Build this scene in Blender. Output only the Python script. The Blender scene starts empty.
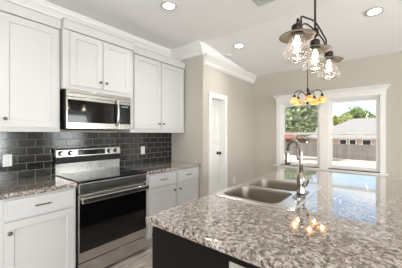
import bpy, bmesh, math, random
from mathutils import Vector, Matrix
R = math.radians
sc = bpy.context.scene
COL = sc.collection
random.seed(4)

# ------------------------------------------------------------------ camera
cam_d = bpy.data.cameras.new('camera'); cam_d.sensor_width = 36.0
cam_d.lens = 229.0 / 402 * 36
cam_d.clip_start = 0.05; cam_d.clip_end = 500
cam = bpy.data.objects.new('camera', cam_d); COL.objects.link(cam)
cam.location = (2.8, 0, 1.352); cam.rotation_euler = (R(90), 0, R(38.9))
sc.camera = cam

# ------------------------------------------------------------------ world, sun, exposure
SKY = 0.30; SUN = 9.0; EXPO = 0.0
w = bpy.data.worlds.new('world'); sc.world = w; w.use_nodes = True
nt = w.node_tree; nt.nodes.clear()
sky = nt.nodes.new('ShaderNodeTexSky'); sky.sky_type = 'NISHITA'
sky.sun_disc = False; sky.sun_elevation = R(52); sky.sun_rotation = R(150)
sky.air_density = 1.0; sky.dust_density = 1.6; sky.ozone_density = 1.0
tc = nt.nodes.new('ShaderNodeTexCoord')
cl = nt.nodes.new('ShaderNodeTexNoise'); cl.inputs['Scale'].default_value = 2.6; cl.inputs['Detail'].default_value = 5
mp = nt.nodes.new('ShaderNodeMapping'); mp.inputs['Scale'].default_value = (1, 1, 3)
cr = nt.nodes.new('ShaderNodeValToRGB'); cr.color_ramp.elements[0].position = .46; cr.color_ramp.elements[1].position = .66
mx = nt.nodes.new('ShaderNodeMixRGB'); mx.inputs['Color2'].default_value = (5.5, 5.5, 5.5, 1)
bg = nt.nodes.new('ShaderNodeBackground'); bg.inputs['Strength'].default_value = SKY
out = nt.nodes.new('ShaderNodeOutputWorld')
L = nt.links.new
L(tc.outputs['Generated'], mp.inputs['Vector']); L(mp.outputs['Vector'], cl.inputs['Vector'])
L(cl.outputs['Fac'], cr.inputs['Fac']); L(cr.outputs['Color'], mx.inputs['Fac'])
L(sky.outputs['Color'], mx.inputs['Color1']); L(mx.outputs['Color'], bg.inputs['Color'])
L(bg.outputs['Background'], out.inputs['Surface'])

sun_d = bpy.data.lights.new('sun', 'SUN'); sun_d.energy = SUN; sun_d.angle = R(1); sun_d.color = (1, .96, .9)
sun = bpy.data.objects.new('sun', sun_d); COL.objects.link(sun)
sun.rotation_euler = (R(40), 0, R(-25))      # shines from behind the house over the back yard

def area(name, loc, rot, sx, sy, power, color=(1, 1, 1)):
    d = bpy.data.lights.new(name, 'AREA'); d.shape = 'RECTANGLE'; d.size = sx; d.size_y = sy
    d.energy = power; d.color = color
    o = bpy.data.objects.new(name, d); COL.objects.link(o); o.location = loc; o.rotation_euler = rot
    return o
FILL_TINT = (.95, .975, 1.0)
# area lamps added outside the unseen living-room windows to brighten the interior
SIDE_Y = (3.45, 1.2, -1.0, -2.9); REAR_X = (3.45, 5.1)
for yy in SIDE_Y: area('fill_side', (6.75, yy, 1.35), (0, R(112), 0), 1.5, 1.3, 70 if yy > 3 else 145, FILL_TINT)
for xx in REAR_X: area('fill_rear', (xx, -4.5, 1.35), (R(112), 0, 0), 1.3, 1.5, 130, FILL_TINT)

vs = sc.view_settings
vs.view_transform = 'Standard'; vs.look = 'None'; vs.gamma = 1; vs.use_curve_mapping = False
vs.exposure = EXPO
CAN_W = 4.0      # watts of each recessed downlight

# ------------------------------------------------------------------ materials
def srgb(r, g, b):
    f = lambda c: (c / 255 / 12.92) if c / 255 <= .04045 else ((c / 255 + .055) / 1.055) ** 2.4
    return (f(r), f(g), f(b), 1)

def mat(name, col, rough=.5, metal=0.0, bump=0.0, bscale=60, var=0.0, vscale=4, spec=None, coat=0, stretch=(1, 1, 1)):
    m = bpy.data.materials.new(name); m.use_nodes = True
    n = m.node_tree; p = n.nodes['Principled BSDF']
    p.inputs['Base Color'].default_value = col
    p.inputs['Roughness'].default_value = rough; p.inputs['Metallic'].default_value = metal
    if spec is not None: p.inputs['Specular IOR Level'].default_value = spec
    if coat: p.inputs['Coat Weight'].default_value = coat; p.inputs['Coat Roughness'].default_value = .05
    t = n.nodes.new('ShaderNodeTexCoord'); mp_ = n.nodes.new('ShaderNodeMapping')
    mp_.inputs['Scale'].default_value = stretch
    n.links.new(t.outputs['Object'], mp_.inputs['Vector'])
    nz = n.nodes.new('ShaderNodeTexNoise'); nz.inputs['Scale'].default_value = vscale; nz.inputs['Detail'].default_value = 4
    n.links.new(mp_.outputs['Vector'], nz.inputs['Vector'])
    v = max(var, .02)
    r = n.nodes.new('ShaderNodeMapRange'); r.inputs['To Min'].default_value = 1 - v; r.inputs['To Max'].default_value = 1 + v
    n.links.new(nz.outputs['Fac'], r.inputs['Value'])
    mu = n.nodes.new('ShaderNodeVectorMath'); mu.operation = 'SCALE'; mu.inputs[0].default_value = col[:3]
    n.links.new(r.outputs['Result'], mu.inputs['Scale']); n.links.new(mu.outputs['Vector'], p.inputs['Base Color'])
    if bump:
        b2 = n.nodes.new('ShaderNodeTexNoise'); b2.inputs['Scale'].default_value = bscale; b2.inputs['Detail'].default_value = 3
        n.links.new(mp_.outputs['Vector'], b2.inputs['Vector'])
        bp = n.nodes.new('ShaderNodeBump'); bp.inputs['Strength'].default_value = bump; bp.inputs['Distance'].default_value = .002
        n.links.new(b2.outputs['Fac'], bp.inputs['Height']); n.links.new(bp.outputs['Normal'], p.inputs['Normal'])
    return m

M = {}
M['ceiling'] = mat('ceiling paint', srgb(244, 243, 242), .9, bump=.1, bscale=150)
M['wall'] = mat('greige wall paint', srgb(191, 184, 173), .85, bump=.15, bscale=200)
M['trim'] = mat('white trim paint', srgb(232, 230, 226), .45)
M['cab'] = mat('white cabinet paint', srgb(202, 200, 198), .42)
M['dark'] = mat('espresso cabinet paint', srgb(20, 17, 15), .5, spec=.15)
M['steel'] = mat('brushed stainless steel', srgb(200, 197, 191), .24, 1.0)
M['bowlsteel_shaded'] = mat('satin bowl steel toned for shade', srgb(160, 150, 142), .38, 1.0)  # sink steel with the dimness inside the bowls put into its colour
M['sinksteel'] = mat('satin sink steel', srgb(222, 220, 218), .2, 1.0, bump=.01, bscale=60, stretch=(1, 6, 1))
M['nickel'] = mat('brushed nickel', srgb(158, 152, 145), .22, 1.0)
M['pull'] = mat('dark satin hardware', srgb(120, 114, 106), .3, 1.0)
M['black'] = mat('black matte metal', srgb(22, 20, 19), .4)
M['blackglass'] = mat('black oven glass', srgb(10, 10, 11), .06, spec=.6)
M['mwglass'] = mat('microwave door glass', srgb(20, 17, 16), .05, spec=.5)
M['plastic'] = mat('white plastic', srgb(225, 223, 218), .35)
M['shaded_plate'] = mat('white plastic toned for shade', srgb(170, 166, 157), .4)  # white island outlet plate, its low light painted in as grey
M['slot'] = mat('dark slot', srgb(40, 38, 36), .6)
M['bronze'] = mat('oiled bronze', srgb(52, 45, 40), .4, .8)
M['shade_in'] = mat('ribbed zinc shade', srgb(118, 110, 102), .5, .5)
M['vinyl'] = mat('white window vinyl', srgb(236, 235, 232), .35)
M['ground'] = mat('dry lawn', srgb(196, 180, 160), .95, var=.25, vscale=1.2, bump=.4, bscale=12)
M['fence'] = mat('weathered fence board', srgb(96, 91, 88), .85, var=.6, vscale=1.6, stretch=(2.6, 2.6, .25))
M['roof'] = mat('grey asphalt shingle', srgb(134, 131, 128), .9, var=.1, vscale=8)
M['roof_red'] = mat('red brown shingle', srgb(136, 92, 72), .9, var=.15, vscale=6)
M['brick'] = mat('brown brick', srgb(118, 80, 66), .9, var=.2, vscale=9)
M['siding'] = mat('tan siding', srgb(176, 160, 148), .9, var=.08, vscale=5)
M['winglass'] = mat('dark house window', srgb(38, 36, 42), .1)
M['bark'] = mat('tree bark', srgb(92, 78, 66), .9, var=.3, vscale=6, bump=.5, bscale=20)
M['vent'] = mat('grey vent metal', srgb(196, 198, 192), .5)
M['screen'] = mat('display glass', srgb(14, 16, 18), .08)
M['clock'] = mat('pale display', srgb(120, 140, 150), .3)
M['toe'] = mat('toe kick', srgb(190, 188, 184), .6)

def leafmat(name, c1, c2):
    m = bpy.data.materials.new(name); m.use_nodes = True; n = m.node_tree; p = n.nodes['Principled BSDF']
    g = n.nodes.new('ShaderNodeTexCoord'); z = n.nodes.new('ShaderNodeTexNoise'); z.inputs['Scale'].default_value = 1.6
    z.inputs['Detail'].default_value = 6
    r = n.nodes.new('ShaderNodeValToRGB'); r.color_ramp.elements[0].color = c1; r.color_ramp.elements[1].color = c2
    r.color_ramp.elements[0].position = .38; r.color_ramp.elements[1].position = .62
    n.links.new(g.outputs['Object'], z.inputs['Vector']); n.links.new(z.outputs['Fac'], r.inputs['Fac'])
    n.links.new(r.outputs['Color'], p.inputs['Base Color']); p.inputs['Roughness'].default_value = .6
    tr = n.nodes.new('ShaderNodeBsdfTranslucent'); mixs = n.nodes.new('ShaderNodeMixShader'); mixs.inputs[0].default_value = .35
    n.links.new(r.outputs['Color'], tr.inputs['Color'])
    n.links.new(p.outputs[0], mixs.inputs[1]); n.links.new(tr.outputs[0], mixs.inputs[2])
    n.links.new(mixs.outputs[0], n.nodes['Material Output'].inputs['Surface'])
    return m
M['leaf'] = leafmat('green foliage', srgb(92, 114, 66), srgb(168, 184, 122))
M['leaf_light'] = leafmat('yellow green foliage', srgb(120, 136, 66), srgb(190, 192, 120))
M['leaf_dull'] = leafmat('grey green foliage', srgb(98, 116, 80), srgb(176, 186, 148))

def granite():
    m = bpy.data.materials.new('speckled granite'); m.use_nodes = True; n = m.node_tree; p = n.nodes['Principled BSDF']
    t = n.nodes.new('ShaderNodeTexCoord')
    def noise(sc_, det, rough=.6, dist=0.0):
        z = n.nodes.new('ShaderNodeTexNoise'); z.inputs['Scale'].default_value = sc_; z.inputs['Detail'].default_value = det
        z.inputs['Roughness'].default_value = rough; z.inputs['Distortion'].default_value = dist
        n.links.new(t.outputs['Object'], z.inputs['Vector']); return z
    def ramp(src, stops):
        r = n.nodes.new('ShaderNodeValToRGB'); e = r.color_ramp.elements
        e[0].position, e[0].color = stops[0]; e[1].position, e[1].color = stops[-1]
        for s in stops[1:-1]:
            k = e.new(s[0]); k.color = s[1]
        n.links.new(src, r.inputs['Fac']); return r
    def mix(f, a, b):
        x = n.nodes.new('ShaderNodeMixRGB'); n.links.new(f, x.inputs['Fac'])
        n.links.new(a, x.inputs['Color1']); n.links.new(b, x.inputs['Color2']); return x
    base = ramp(noise(34, 3).outputs['Fac'], [(.36, srgb(112, 97, 88)), (.5, srgb(162, 149, 140)), (.62, srgb(202, 194, 187))])
    vor = n.nodes.new('ShaderNodeTexVoronoi'); vor.inputs['Scale'].default_value = 95; n.links.new(t.outputs['Object'], vor.inputs['Vector'])
    sepc = n.nodes.new('ShaderNodeSeparateColor'); n.links.new(vor.outputs['Color'], sepc.inputs['Color'])
    cell = ramp(sepc.outputs['Red'], [(.0, srgb(80, 67, 60)), (.35, srgb(150, 136, 127)), (1.0, srgb(208, 201, 194))])
    m0 = n.nodes.new('ShaderNodeMixRGB'); m0.inputs['Fac'].default_value = .45
    n.links.new(base.outputs['Color'], m0.inputs['Color1']); n.links.new(cell.outputs['Color'], m0.inputs['Color2'])
    dk = ramp(noise(52, 4, .65, .6).outputs['Fac'], [(.51, (0, 0, 0, 1)), (.57, (1, 1, 1, 1))])
    dcol = ramp(noise(20, 1).outputs['Fac'], [(.4, srgb(58, 50, 48)), (.6, srgb(92, 74, 66))])
    m1 = mix(dk.outputs['Color'], m0.outputs['Color'], dcol.outputs['Color'])
    n.links.new(m1.outputs['Color'], p.inputs['Base Color'])
    p.inputs['Roughness'].default_value = .07
    p.inputs['Specular IOR Level'].default_value = .5
    p.inputs['Coat Weight'].default_value = 1; p.inputs['Coat IOR'].default_value = 1.6; p.inputs['Coat Roughness'].default_value = .035
    return m
M['granite'] = granite()

def tile():
    m = bpy.data.materials.new('dark subway tile'); m.use_nodes = True; n = m.node_tree; p = n.nodes['Principled BSDF']
    t = n.nodes.new('ShaderNodeTexCoord'); s = n.nodes.new('ShaderNodeSeparateXYZ'); c = n.nodes.new('ShaderNodeCombineXYZ')
    n.links.new(t.outputs['Object'], s.inputs[0])
    a = n.nodes.new('ShaderNodeMath'); a.inputs[1].default_value = 10 - .539 + .147 * 20 - 10 + .147 * 0
    n.links.new(s.outputs['Y'], a.inputs[0]); n.links.new(a.outputs[0], c.inputs['X'])
    b = n.nodes.new('ShaderNodeMath'); b.inputs[1].default_value = .0775 * 12 - .909
    n.links.new(s.outputs['Z'], b.inputs[0]); n.links.new(b.outputs[0], c.inputs['Y'])
    br = n.nodes.new('ShaderNodeTexBrick'); br.inputs['Scale'].default_value = 1
    br.inputs['Brick Width'].default_value = .147; br.inputs['Row Height'].default_value = .0775
    br.inputs['Mortar Size'].default_value = .0022; br.inputs['Mortar Smooth'].default_value = .1; br.offset = .5
    br.inputs['Color1'].default_value = srgb(27, 26, 24); br.inputs['Color2'].default_value = srgb(38, 36, 34)
    br.inputs['Mortar'].default_value = srgb(126, 122, 116)
    n.links.new(c.outputs[0], br.inputs['Vector'])
    n.links.new(br.outputs['Color'], p.inputs['Base Color'])
    rr = n.nodes.new('ShaderNodeMapRange'); rr.inputs['To Min'].default_value = .13; rr.inputs['To Max'].default_value = .8
    n.links.new(br.outputs['Fac'], rr.inputs['Value']); n.links.new(rr.outputs[0], p.inputs['Roughness'])
    nz = n.nodes.new('ShaderNodeTexNoise'); nz.inputs['Scale'].default_value = 14; n.links.new(t.outputs['Object'], nz.inputs['Vector'])
    ad = n.nodes.new('ShaderNodeMath'); ad.operation = 'MULTIPLY_ADD'; ad.inputs[1].default_value = -1.0
    n.links.new(br.outputs['Fac'], ad.inputs[0])
    sm = n.nodes.new('ShaderNodeMath'); sm.operation = 'MULTIPLY'; sm.inputs[1].default_value = .35
    n.links.new(nz.outputs['Fac'], sm.inputs[0]); n.links.new(sm.outputs[0], ad.inputs[2])
    bp = n.nodes.new('ShaderNodeBump'); bp.inputs['Strength'].default_value = .5; bp.inputs['Distance'].default_value = .002
    n.links.new(ad.outputs[0], bp.inputs['Height']); n.links.new(bp.outputs['Normal'], p.inputs['Normal'])
    p.inputs['Specular IOR Level'].default_value = .6
    return m
M['tile'] = tile()

def floormat():
    m = bpy.data.materials.new('grey wood plank'); m.use_nodes = True; n = m.node_tree; p = n.nodes['Principled BSDF']
    t = n.nodes.new('ShaderNodeTexCoord'); mp_ = n.nodes.new('ShaderNodeMapping'); mp_.inputs['Rotation'].default_value = (0, 0, R(90))
    n.links.new(t.outputs['Object'], mp_.inputs['Vector'])
    br = n.nodes.new('ShaderNodeTexBrick'); br.inputs['Scale'].default_value = 1
    br.inputs['Brick Width'].default_value = 1.1; br.inputs['Row Height'].default_value = .15; br.inputs['Mortar Size'].default_value = .0015
    br.inputs['Color1'].default_value = srgb(198, 190, 184); br.inputs['Color2'].default_value = srgb(176, 167, 160)
    br.inputs['Mortar'].default_value = srgb(100, 92, 86)
    n.links.new(mp_.outputs[0], br.inputs['Vector'])
    m2 = n.nodes.new('ShaderNodeMapping'); m2.inputs['Scale'].default_value = (14, 1.6, 1); n.links.new(t.outputs['Object'], m2.inputs['Vector'])
    z = n.nodes.new('ShaderNodeTexNoise'); z.inputs['Scale'].default_value = 2.5; z.inputs['Detail'].default_value = 6
    n.links.new(m2.outputs[0], z.inputs['Vector'])
    r = n.nodes.new('ShaderNodeValToRGB'); r.color_ramp.elements[0].position = .38; r.color_ramp.elements[0].color = (.55, .52, .5, 1)
    r.color_ramp.elements[1].position = .62; r.color_ramp.elements[1].color = (1.15, 1.13, 1.12, 1)
    n.links.new(z.outputs['Fac'], r.inputs['Fac'])
    x = n.nodes.new('ShaderNodeMixRGB'); x.blend_type = 'MULTIPLY'; x.inputs['Fac'].default_value = 1
    n.links.new(br.outputs['Color'], x.inputs['Color1']); n.links.new(r.outputs['Color'], x.inputs['Color2'])
    n.links.new(x.outputs['Color'], p.inputs['Base Color']); p.inputs['Roughness'].default_value = .4
    return m
M['floor'] = floormat()

def glassmat(name, col=(1, 1, 1, 1), rough=0.0, seed=False, milk=0.0):
    m = bpy.data.materials.new(name); m.use_nodes = True; n = m.node_tree
    n.nodes.remove(n.nodes['Principled BSDF'])
    g = n.nodes.new('ShaderNodeBsdfGlossy'); g.inputs['Roughness'].default_value = rough
    tr = n.nodes.new('ShaderNodeBsdfTransparent'); tr.inputs['Color'].default_value = col
    lw = n.nodes.new('ShaderNodeLayerWeight'); lw.inputs['Blend'].default_value = .5
    pw_ = n.nodes.new('ShaderNodeMath'); pw_.operation = 'POWER'; pw_.inputs[1].default_value = 4
    n.links.new(lw.outputs['Facing'], pw_.inputs[0])
    fr = n.nodes.new('ShaderNodeMath'); fr.operation = 'MULTIPLY_ADD'; fr.inputs[1].default_value = .7; fr.inputs[2].default_value = .05
    n.links.new(pw_.outputs[0], fr.inputs[0])
    mi = n.nodes.new('ShaderNodeMixShader')
    n.links.new(fr.outputs[0], mi.inputs[0]); n.links.new(tr.outputs[0], mi.inputs[1]); n.links.new(g.outputs[0], mi.inputs[2])
    if seed:
        t = n.nodes.new('ShaderNodeTexCoord'); z = n.nodes.new('ShaderNodeTexNoise'); z.inputs['Scale'].default_value = 45
        n.links.new(t.outputs['Object'], z.inputs['Vector'])
        bp = n.nodes.new('ShaderNodeBump'); bp.inputs['Strength'].default_value = .7; bp.inputs['Distance'].default_value = .004
        n.links.new(z.outputs['Fac'], bp.inputs['Height']); n.links.new(bp.outputs['Normal'], g.inputs['Normal'])
    outp = mi.outputs[0]
    if milk:
        tl = n.nodes.new('ShaderNodeBsdfTranslucent'); tl.inputs['Color'].default_value = (1, .97, .93, 1)
        m3 = n.nodes.new('ShaderNodeMixShader'); m3.inputs[0].default_value = milk
        n.links.new(outp, m3.inputs[1]); n.links.new(tl.outputs[0], m3.inputs[2]); outp = m3.outputs[0]
    n.links.new(outp, n.nodes['Material Output'].inputs['Surface'])
    return m
M['pane'] = glassmat('window glass', (.97, .985, .98, 1))
M['seeded'] = glassmat('clear seeded glass', (.93, .92, .91, 1), .03, True, .03)

def emis(name, col, st):
    m = bpy.data.materials.new(name); m.use_nodes = True; n = m.node_tree; p = n.nodes['Principled BSDF']
    p.inputs['Base Color'].default_value = col
    p.inputs['Emission Color'].default_value = col; p.inputs['Emission Strength'].default_value = st
    t = n.nodes.new('ShaderNodeTexCoord'); z = n.nodes.new('ShaderNodeTexNoise'); z.inputs['Scale'].default_value = 9
    n.links.new(t.outputs['Object'], z.inputs['Vector'])
    r = n.nodes.new('ShaderNodeMapRange'); r.inputs['To Min'].default_value = st * .85; r.inputs['To Max'].default_value = st * 1.15
    n.links.new(z.outputs['Fac'], r.inputs['Value']); n.links.new(r.outputs[0], p.inputs['Emission Strength'])
    return m
M['led'] = emis('lit diffuser', (1, .97, .92, 1), 9)
M['filament'] = emis('glowing bulb', (1, .84, .66, 1), 3.0)
def ambermat():
    m = bpy.data.materials.new('lit amber glass'); m.use_nodes = True; n = m.node_tree; p = n.nodes['Principled BSDF']
    t = n.nodes.new('ShaderNodeTexCoord'); z = n.nodes.new('ShaderNodeTexNoise'); z.inputs['Scale'].default_value = 14; z.inputs['Detail'].default_value = 3
    n.links.new(t.outputs['Object'], z.inputs['Vector'])
    r = n.nodes.new('ShaderNodeValToRGB'); r.color_ramp.elements[0].position = .4; r.color_ramp.elements[0].color = srgb(208, 128, 58)
    r.color_ramp.elements[1].position = .6; r.color_ramp.elements[1].color = srgb(246, 196, 122)
    n.links.new(z.outputs['Fac'], r.inputs['Fac'])
    n.links.new(r.outputs['Color'], p.inputs['Base Color']); n.links.new(r.outputs['Color'], p.inputs['Emission Color'])
    p.inputs['Emission Strength'].default_value = .85; p.inputs['Roughness'].default_value = .2
    return m
M['amber'] = ambermat()

# ------------------------------------------------------------------ geometry helpers (world coordinates)
def root_loc(o):
    v = Vector((0, 0, 0))
    while o is not None:
        v += o.location; o = o.parent
    return v

def obj(name, bm, m, parent=None, origin=None, smooth=False, bevel=0.0, seg=2, angle=35):
    me = bpy.data.meshes.new(name)
    base = root_loc(parent) if parent else Vector(origin or (0, 0, 0))
    bmesh.ops.recalc_face_normals(bm, faces=bm.faces)
    bm.transform(Matrix.Translation(-base))
    bm.to_mesh(me); bm.free()
    o = bpy.data.objects.new(name, me); COL.objects.link(o)
    if parent: o.parent = parent
    else: o.location = base
    for mm in (m if isinstance(m, (list, tuple)) else [m]): me.materials.append(mm)
    if smooth:
        for p in me.polygons: p.use_smooth = True
    if bevel:
        b = o.modifiers.new('bevel', 'BEVEL'); b.width = bevel; b.segments = seg; b.limit_method = 'ANGLE'; b.angle_limit = R(angle)
        for p in me.polygons: p.use_smooth = True
        wn = o.modifiers.new('wn', 'WEIGHTED_NORMAL'); wn.keep_sharp = True
    return o

def thing(name, label, cat, loc, group=None):
    o = bpy.data.objects.new(name, None); COL.objects.link(o); o.location = loc; o.empty_display_size = .1
    o['label'] = label; o['category'] = cat
    if group: o['group'] = group
    return o
def tag(o, label, cat, group=None, kind=None):
    if label: o['label'] = label
    if cat: o['category'] = cat
    if group: o['group'] = group
    if kind: o['kind'] = kind
    return o
def copy_tree(o, parent=None):
    c = o.copy(); COL.objects.link(c); c.parent = parent
    for ch in list(o.children): copy_tree(ch, c)
    return c
def struct(name, bm, m, parent=None, **k):
    o = obj(name, bm, m, parent, **k)
    if parent is None: o['kind'] = 'structure'
    return o

def box(bm, x0, x1, y0, y1, z0, z1, mi=0):
    v = [bm.verts.new(p) for p in ((x0, y0, z0), (x1, y0, z0), (x1, y1, z0), (x0, y1, z0), (x0, y0, z1), (x1, y0, z1), (x1, y1, z1), (x0, y1, z1))]
    for f in ((0, 3, 2, 1), (4, 5, 6, 7), (0, 1, 5, 4), (1, 2, 6, 5), (2, 3, 7, 6), (3, 0, 4, 7)):
        fc = bm.faces.new([v[i] for i in f]); fc.material_index = mi
    return v
def B(*a, bm=None):
    bm = bm or bmesh.new(); box(bm, *a); return bm

def tube(bm, pts, r, n=10, caps=True):
    pts = [Vector(p) for p in pts]; rs = r if isinstance(r, (list, tuple)) else [r] * len(pts)
    t0 = (pts[1] - pts[0]).normalized(); up = Vector((0, 0, 1)) if abs(t0.z) < .9 else Vector((1, 0, 0))
    nrm = t0.cross(up).normalized(); rings = []
    for i, p in enumerate(pts):
        if i == 0: t = t0
        elif i == len(pts) - 1: t = (pts[i] - pts[i - 1]).normalized()
        else: t = ((pts[i + 1] - p).normalized() + (p - pts[i - 1]).normalized()).normalized()
        nrm = (nrm - t * nrm.dot(t)).normalized(); bi = t.cross(nrm)
        rings.append([bm.verts.new(p + (nrm * math.cos(2 * math.pi * k / n) + bi * math.sin(2 * math.pi * k / n)) * rs[i]) for k in range(n)])
    for a, b in zip(rings, rings[1:]):
        for k in range(n): bm.faces.new((a[k], a[(k + 1) % n], b[(k + 1) % n], b[k]))
    if caps: bm.faces.new(rings[0][::-1]); bm.faces.new(rings[-1])
    return bm

def lathe(bm, prof, c, n=24, mi=0, axis='z', cap0=False, cap1=False):
    """prof: list of (radius, height along axis)"""
    rings = []
    for r, h in prof:
        ring = []
        for k in range(n):
            a = 2 * math.pi * k / n; u, v = r * math.cos(a), r * math.sin(a)
            if axis == 'z': p = (c[0] + u, c[1] + v, c[2] + h)
            elif axis == 'x': p = (c[0] + h, c[1] + u, c[2] + v)
            else: p = (c[0] + u, c[1] + h, c[2] + v)
            ring.append(bm.verts.new(p))
        rings.append(ring)
    for a, b in zip(rings, rings[1:]):
        for k in range(n):
            f = bm.faces.new((a[k], a[(k + 1) % n], b[(k + 1) % n], b[k])); f.material_index = mi
    if cap0: bm.faces.new(rings[0]).material_index = mi
    if cap1: bm.faces.new(rings[-1]).material_index = mi
    return bm

def prism(bm, poly, a, b, axis):
    """extrude 2-D polygon between a and b along axis; poly in the other two axes in order xyz"""
    def P(u, v, t):
        return {'x': (t, u, v), 'y': (u, t, v), 'z': (u, v, t)}[axis]
    A = [bm.verts.new(P(u, v, a)) for u, v in poly]; Bv = [bm.verts.new(P(u, v, b)) for u, v in poly]
    n = len(poly); bm.faces.new(A); bm.faces.new(Bv[::-1])
    for i in range(n): bm.faces.new((A[i], A[(i + 1) % n], Bv[(i + 1) % n], Bv[i]))
    return bm

def curve_pts(ctrl, n=8):
    """Catmull-Rom through control points"""
    c = [Vector(p) for p in ctrl]; c = [c[0] * 2 - c[1]] + c + [c[-1] * 2 - c[-2]]; out = []
    for i in range(1, len(c) - 2):
        for k in range(n):
            t = k / n; p0, p1, p2, p3 = c[i - 1:i + 3]
            out.append(.5 * ((2 * p1) + (p2 - p0) * t + (2 * p0 - 5 * p1 + 4 * p2 - p3) * t * t + (3 * p1 - p0 - 3 * p2 + p3) * t ** 3))
    out.append(c[-2]); return out

# ------------------------------------------------------------------ the room
CH = 2.715
YW = 4.35          # window wall
YR = 2.675         # return wall face
XP = 0.68          # pantry wall face
XR = 6.25; YB = -4.0
struct('floor', B(-.15, XR + .15, YB - .15, YW + .15, -.1, 0), M['floor'])
SL = .106                      # the dining-side ceiling falls gently towards the window wall
def cz(y): return CH - SL * max(0, y - 2.675)
bm = prism(bmesh.new(), [(YB - .15, CH), (2.675, CH), (YW + .02, cz(YW + .02)), (YW + .02, CH + .14), (YB - .15, CH + .14)], -.15, XR + .15, 'x')
struct('ceiling', bm, M['ceiling'])
struct('wall_left', B(-.15, 0, YB - .15, YW + .15, 0, CH), M['wall'])
# return wall beside the cabinets
struct('wall_return', B(0, XP, YR, YR + .1, 0, CH), M['wall'])
# pantry wall with door opening
DY0, DY1, DZ = 2.885, 3.25, 1.925
bm = B(.56, XP, YR + .1, DY0, 0, CH); box(bm, .56, XP, DY1, YW, 0, CH); box(bm, .56, XP, DY0, DY1, DZ, CH)
struct('wall_pantry', bm, M['wall'])
# window wall with openings
W1 = (1.235, 1.918); W2 = (2.045, 2.735); WZ0, WZ1 = .775, 1.94
PD = (3.12, 4.05, 2.05)   # glazed patio door just beyond the frame
def wall_y(y0, y1, x0, x1, holes):
    bm = bmesh.new(); xs = x0
    for a, b, z0, z1 in holes:
        box(bm, xs, a, y0, y1, 0, CH)
        if z0 > 0: box(bm, a, b, y0, y1, 0, z0)
        box(bm, a, b, y0, y1, z1, CH); xs = b
    box(bm, xs, x1, y0, y1, 0, CH); return bm
struct('wall_far', wall_y(YW, YW + .15, XP - .12, XR + .15, [(W1[0], W1[1], WZ0, WZ1), (W2[0], W2[1], WZ0, WZ1), (PD[0], PD[1], 0, PD[2]), (4.85, 5.95, .7, 2.2)]), M['wall'])
struct('wall_back', wall_y(YB - .15, YB, 0, XR, [(xx - .55, xx + .55, .675, 2.225) for xx in REAR_X]), M['wall'])
bm = bmesh.new(); ys = YB - .15
for yy in sorted(SIDE_Y):
    box(bm, XR, XR + .15, ys, yy - .5, 0, CH); box(bm, XR, XR + .15, yy - .5, yy + .5, 0, .7); box(bm, XR, XR + .15, yy - .5, yy + .5, 2.2, CH); ys = yy + .5
box(bm, XR, XR + .15, ys, YW, 0, CH)
struct('wall_right', bm, M['wall'])

# crown mouldings: profile (out from wall, down from ceiling)
CP = [(0, 0), (.088, 0), (.088, .016), (.078, .022), (.074, .042), (.054, .064), (.036, .09), (.030, .112), (.018, .117), (.018, .152), (.010, .162), (.010, .175), (0, .175)]
def crown(name, poly_fn):
    return struct(name, poly_fn, M['trim'])
def sweep_crown(path):
    """path: list of (x, y) along the wall faces, room on the left-hand side; mitred"""
    bm = bmesh.new(); P = [Vector((p[0], p[1])) for p in path]; rings = []
    for i, p in enumerate(P):
        dirs = []
        if i > 0: dirs.append((p - P[i - 1]).normalized())
        if i < len(P) - 1: dirs.append((P[i + 1] - p).normalized())
        ns = [Vector((-d.y, d.x)) for d in dirs]
        n = ns[0] if len(ns) == 1 else (ns[0] + ns[1]) / (1 + ns[0].dot(ns[1]))
        rings.append([bm.verts.new((p.x + n.x * o, p.y + n.y * o, CH - d)) for o, d in CP])
    m = len(CP)
    for a, b in zip(rings, rings[1:]):
        for k in range(m): bm.faces.new((a[k], a[(k + 1) % m], b[(k + 1) % m], b[k]))
    bm.faces.new(rings[0]); bm.faces.new(rings[-1][::-1])
    return bm
crown('trim_1', sweep_crown([(XP, YR), (0, YR), (0, YB)]))
# lower crown and frieze along the pantry wall
prof = [(XP, 2.385), (XP + .012, 2.385), (XP + .012, 2.400), (XP + .026, 2.408), (XP + .030, 2.440), (XP + .052, 2.478), (XP + .072, 2.512), (XP + .072, 2.545), (XP, 2.545)]
struct('trim_5', prism(bmesh.new(), prof, YR, YW, 'y'), M['trim'])
struct('trim_6', prism(bmesh.new(), [(YR, 2.5452), (YW, 2.5452), (YR, CH)], XP, XP + .012, 'x'), M['ceiling'])

# baseboards
struct('baseboard_pantry', B(XP, XP + .014, YR + .0, 2.81, 0, .13), M['trim'])
struct('baseboard_far', B(XP + .014, 3.03, YW - .014, YW, 0, .13), M['trim'])
struct('baseboard_beside_door', B(XP, XP + .014, 3.33, YW - .014, 0, .13), M['trim'])

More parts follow.
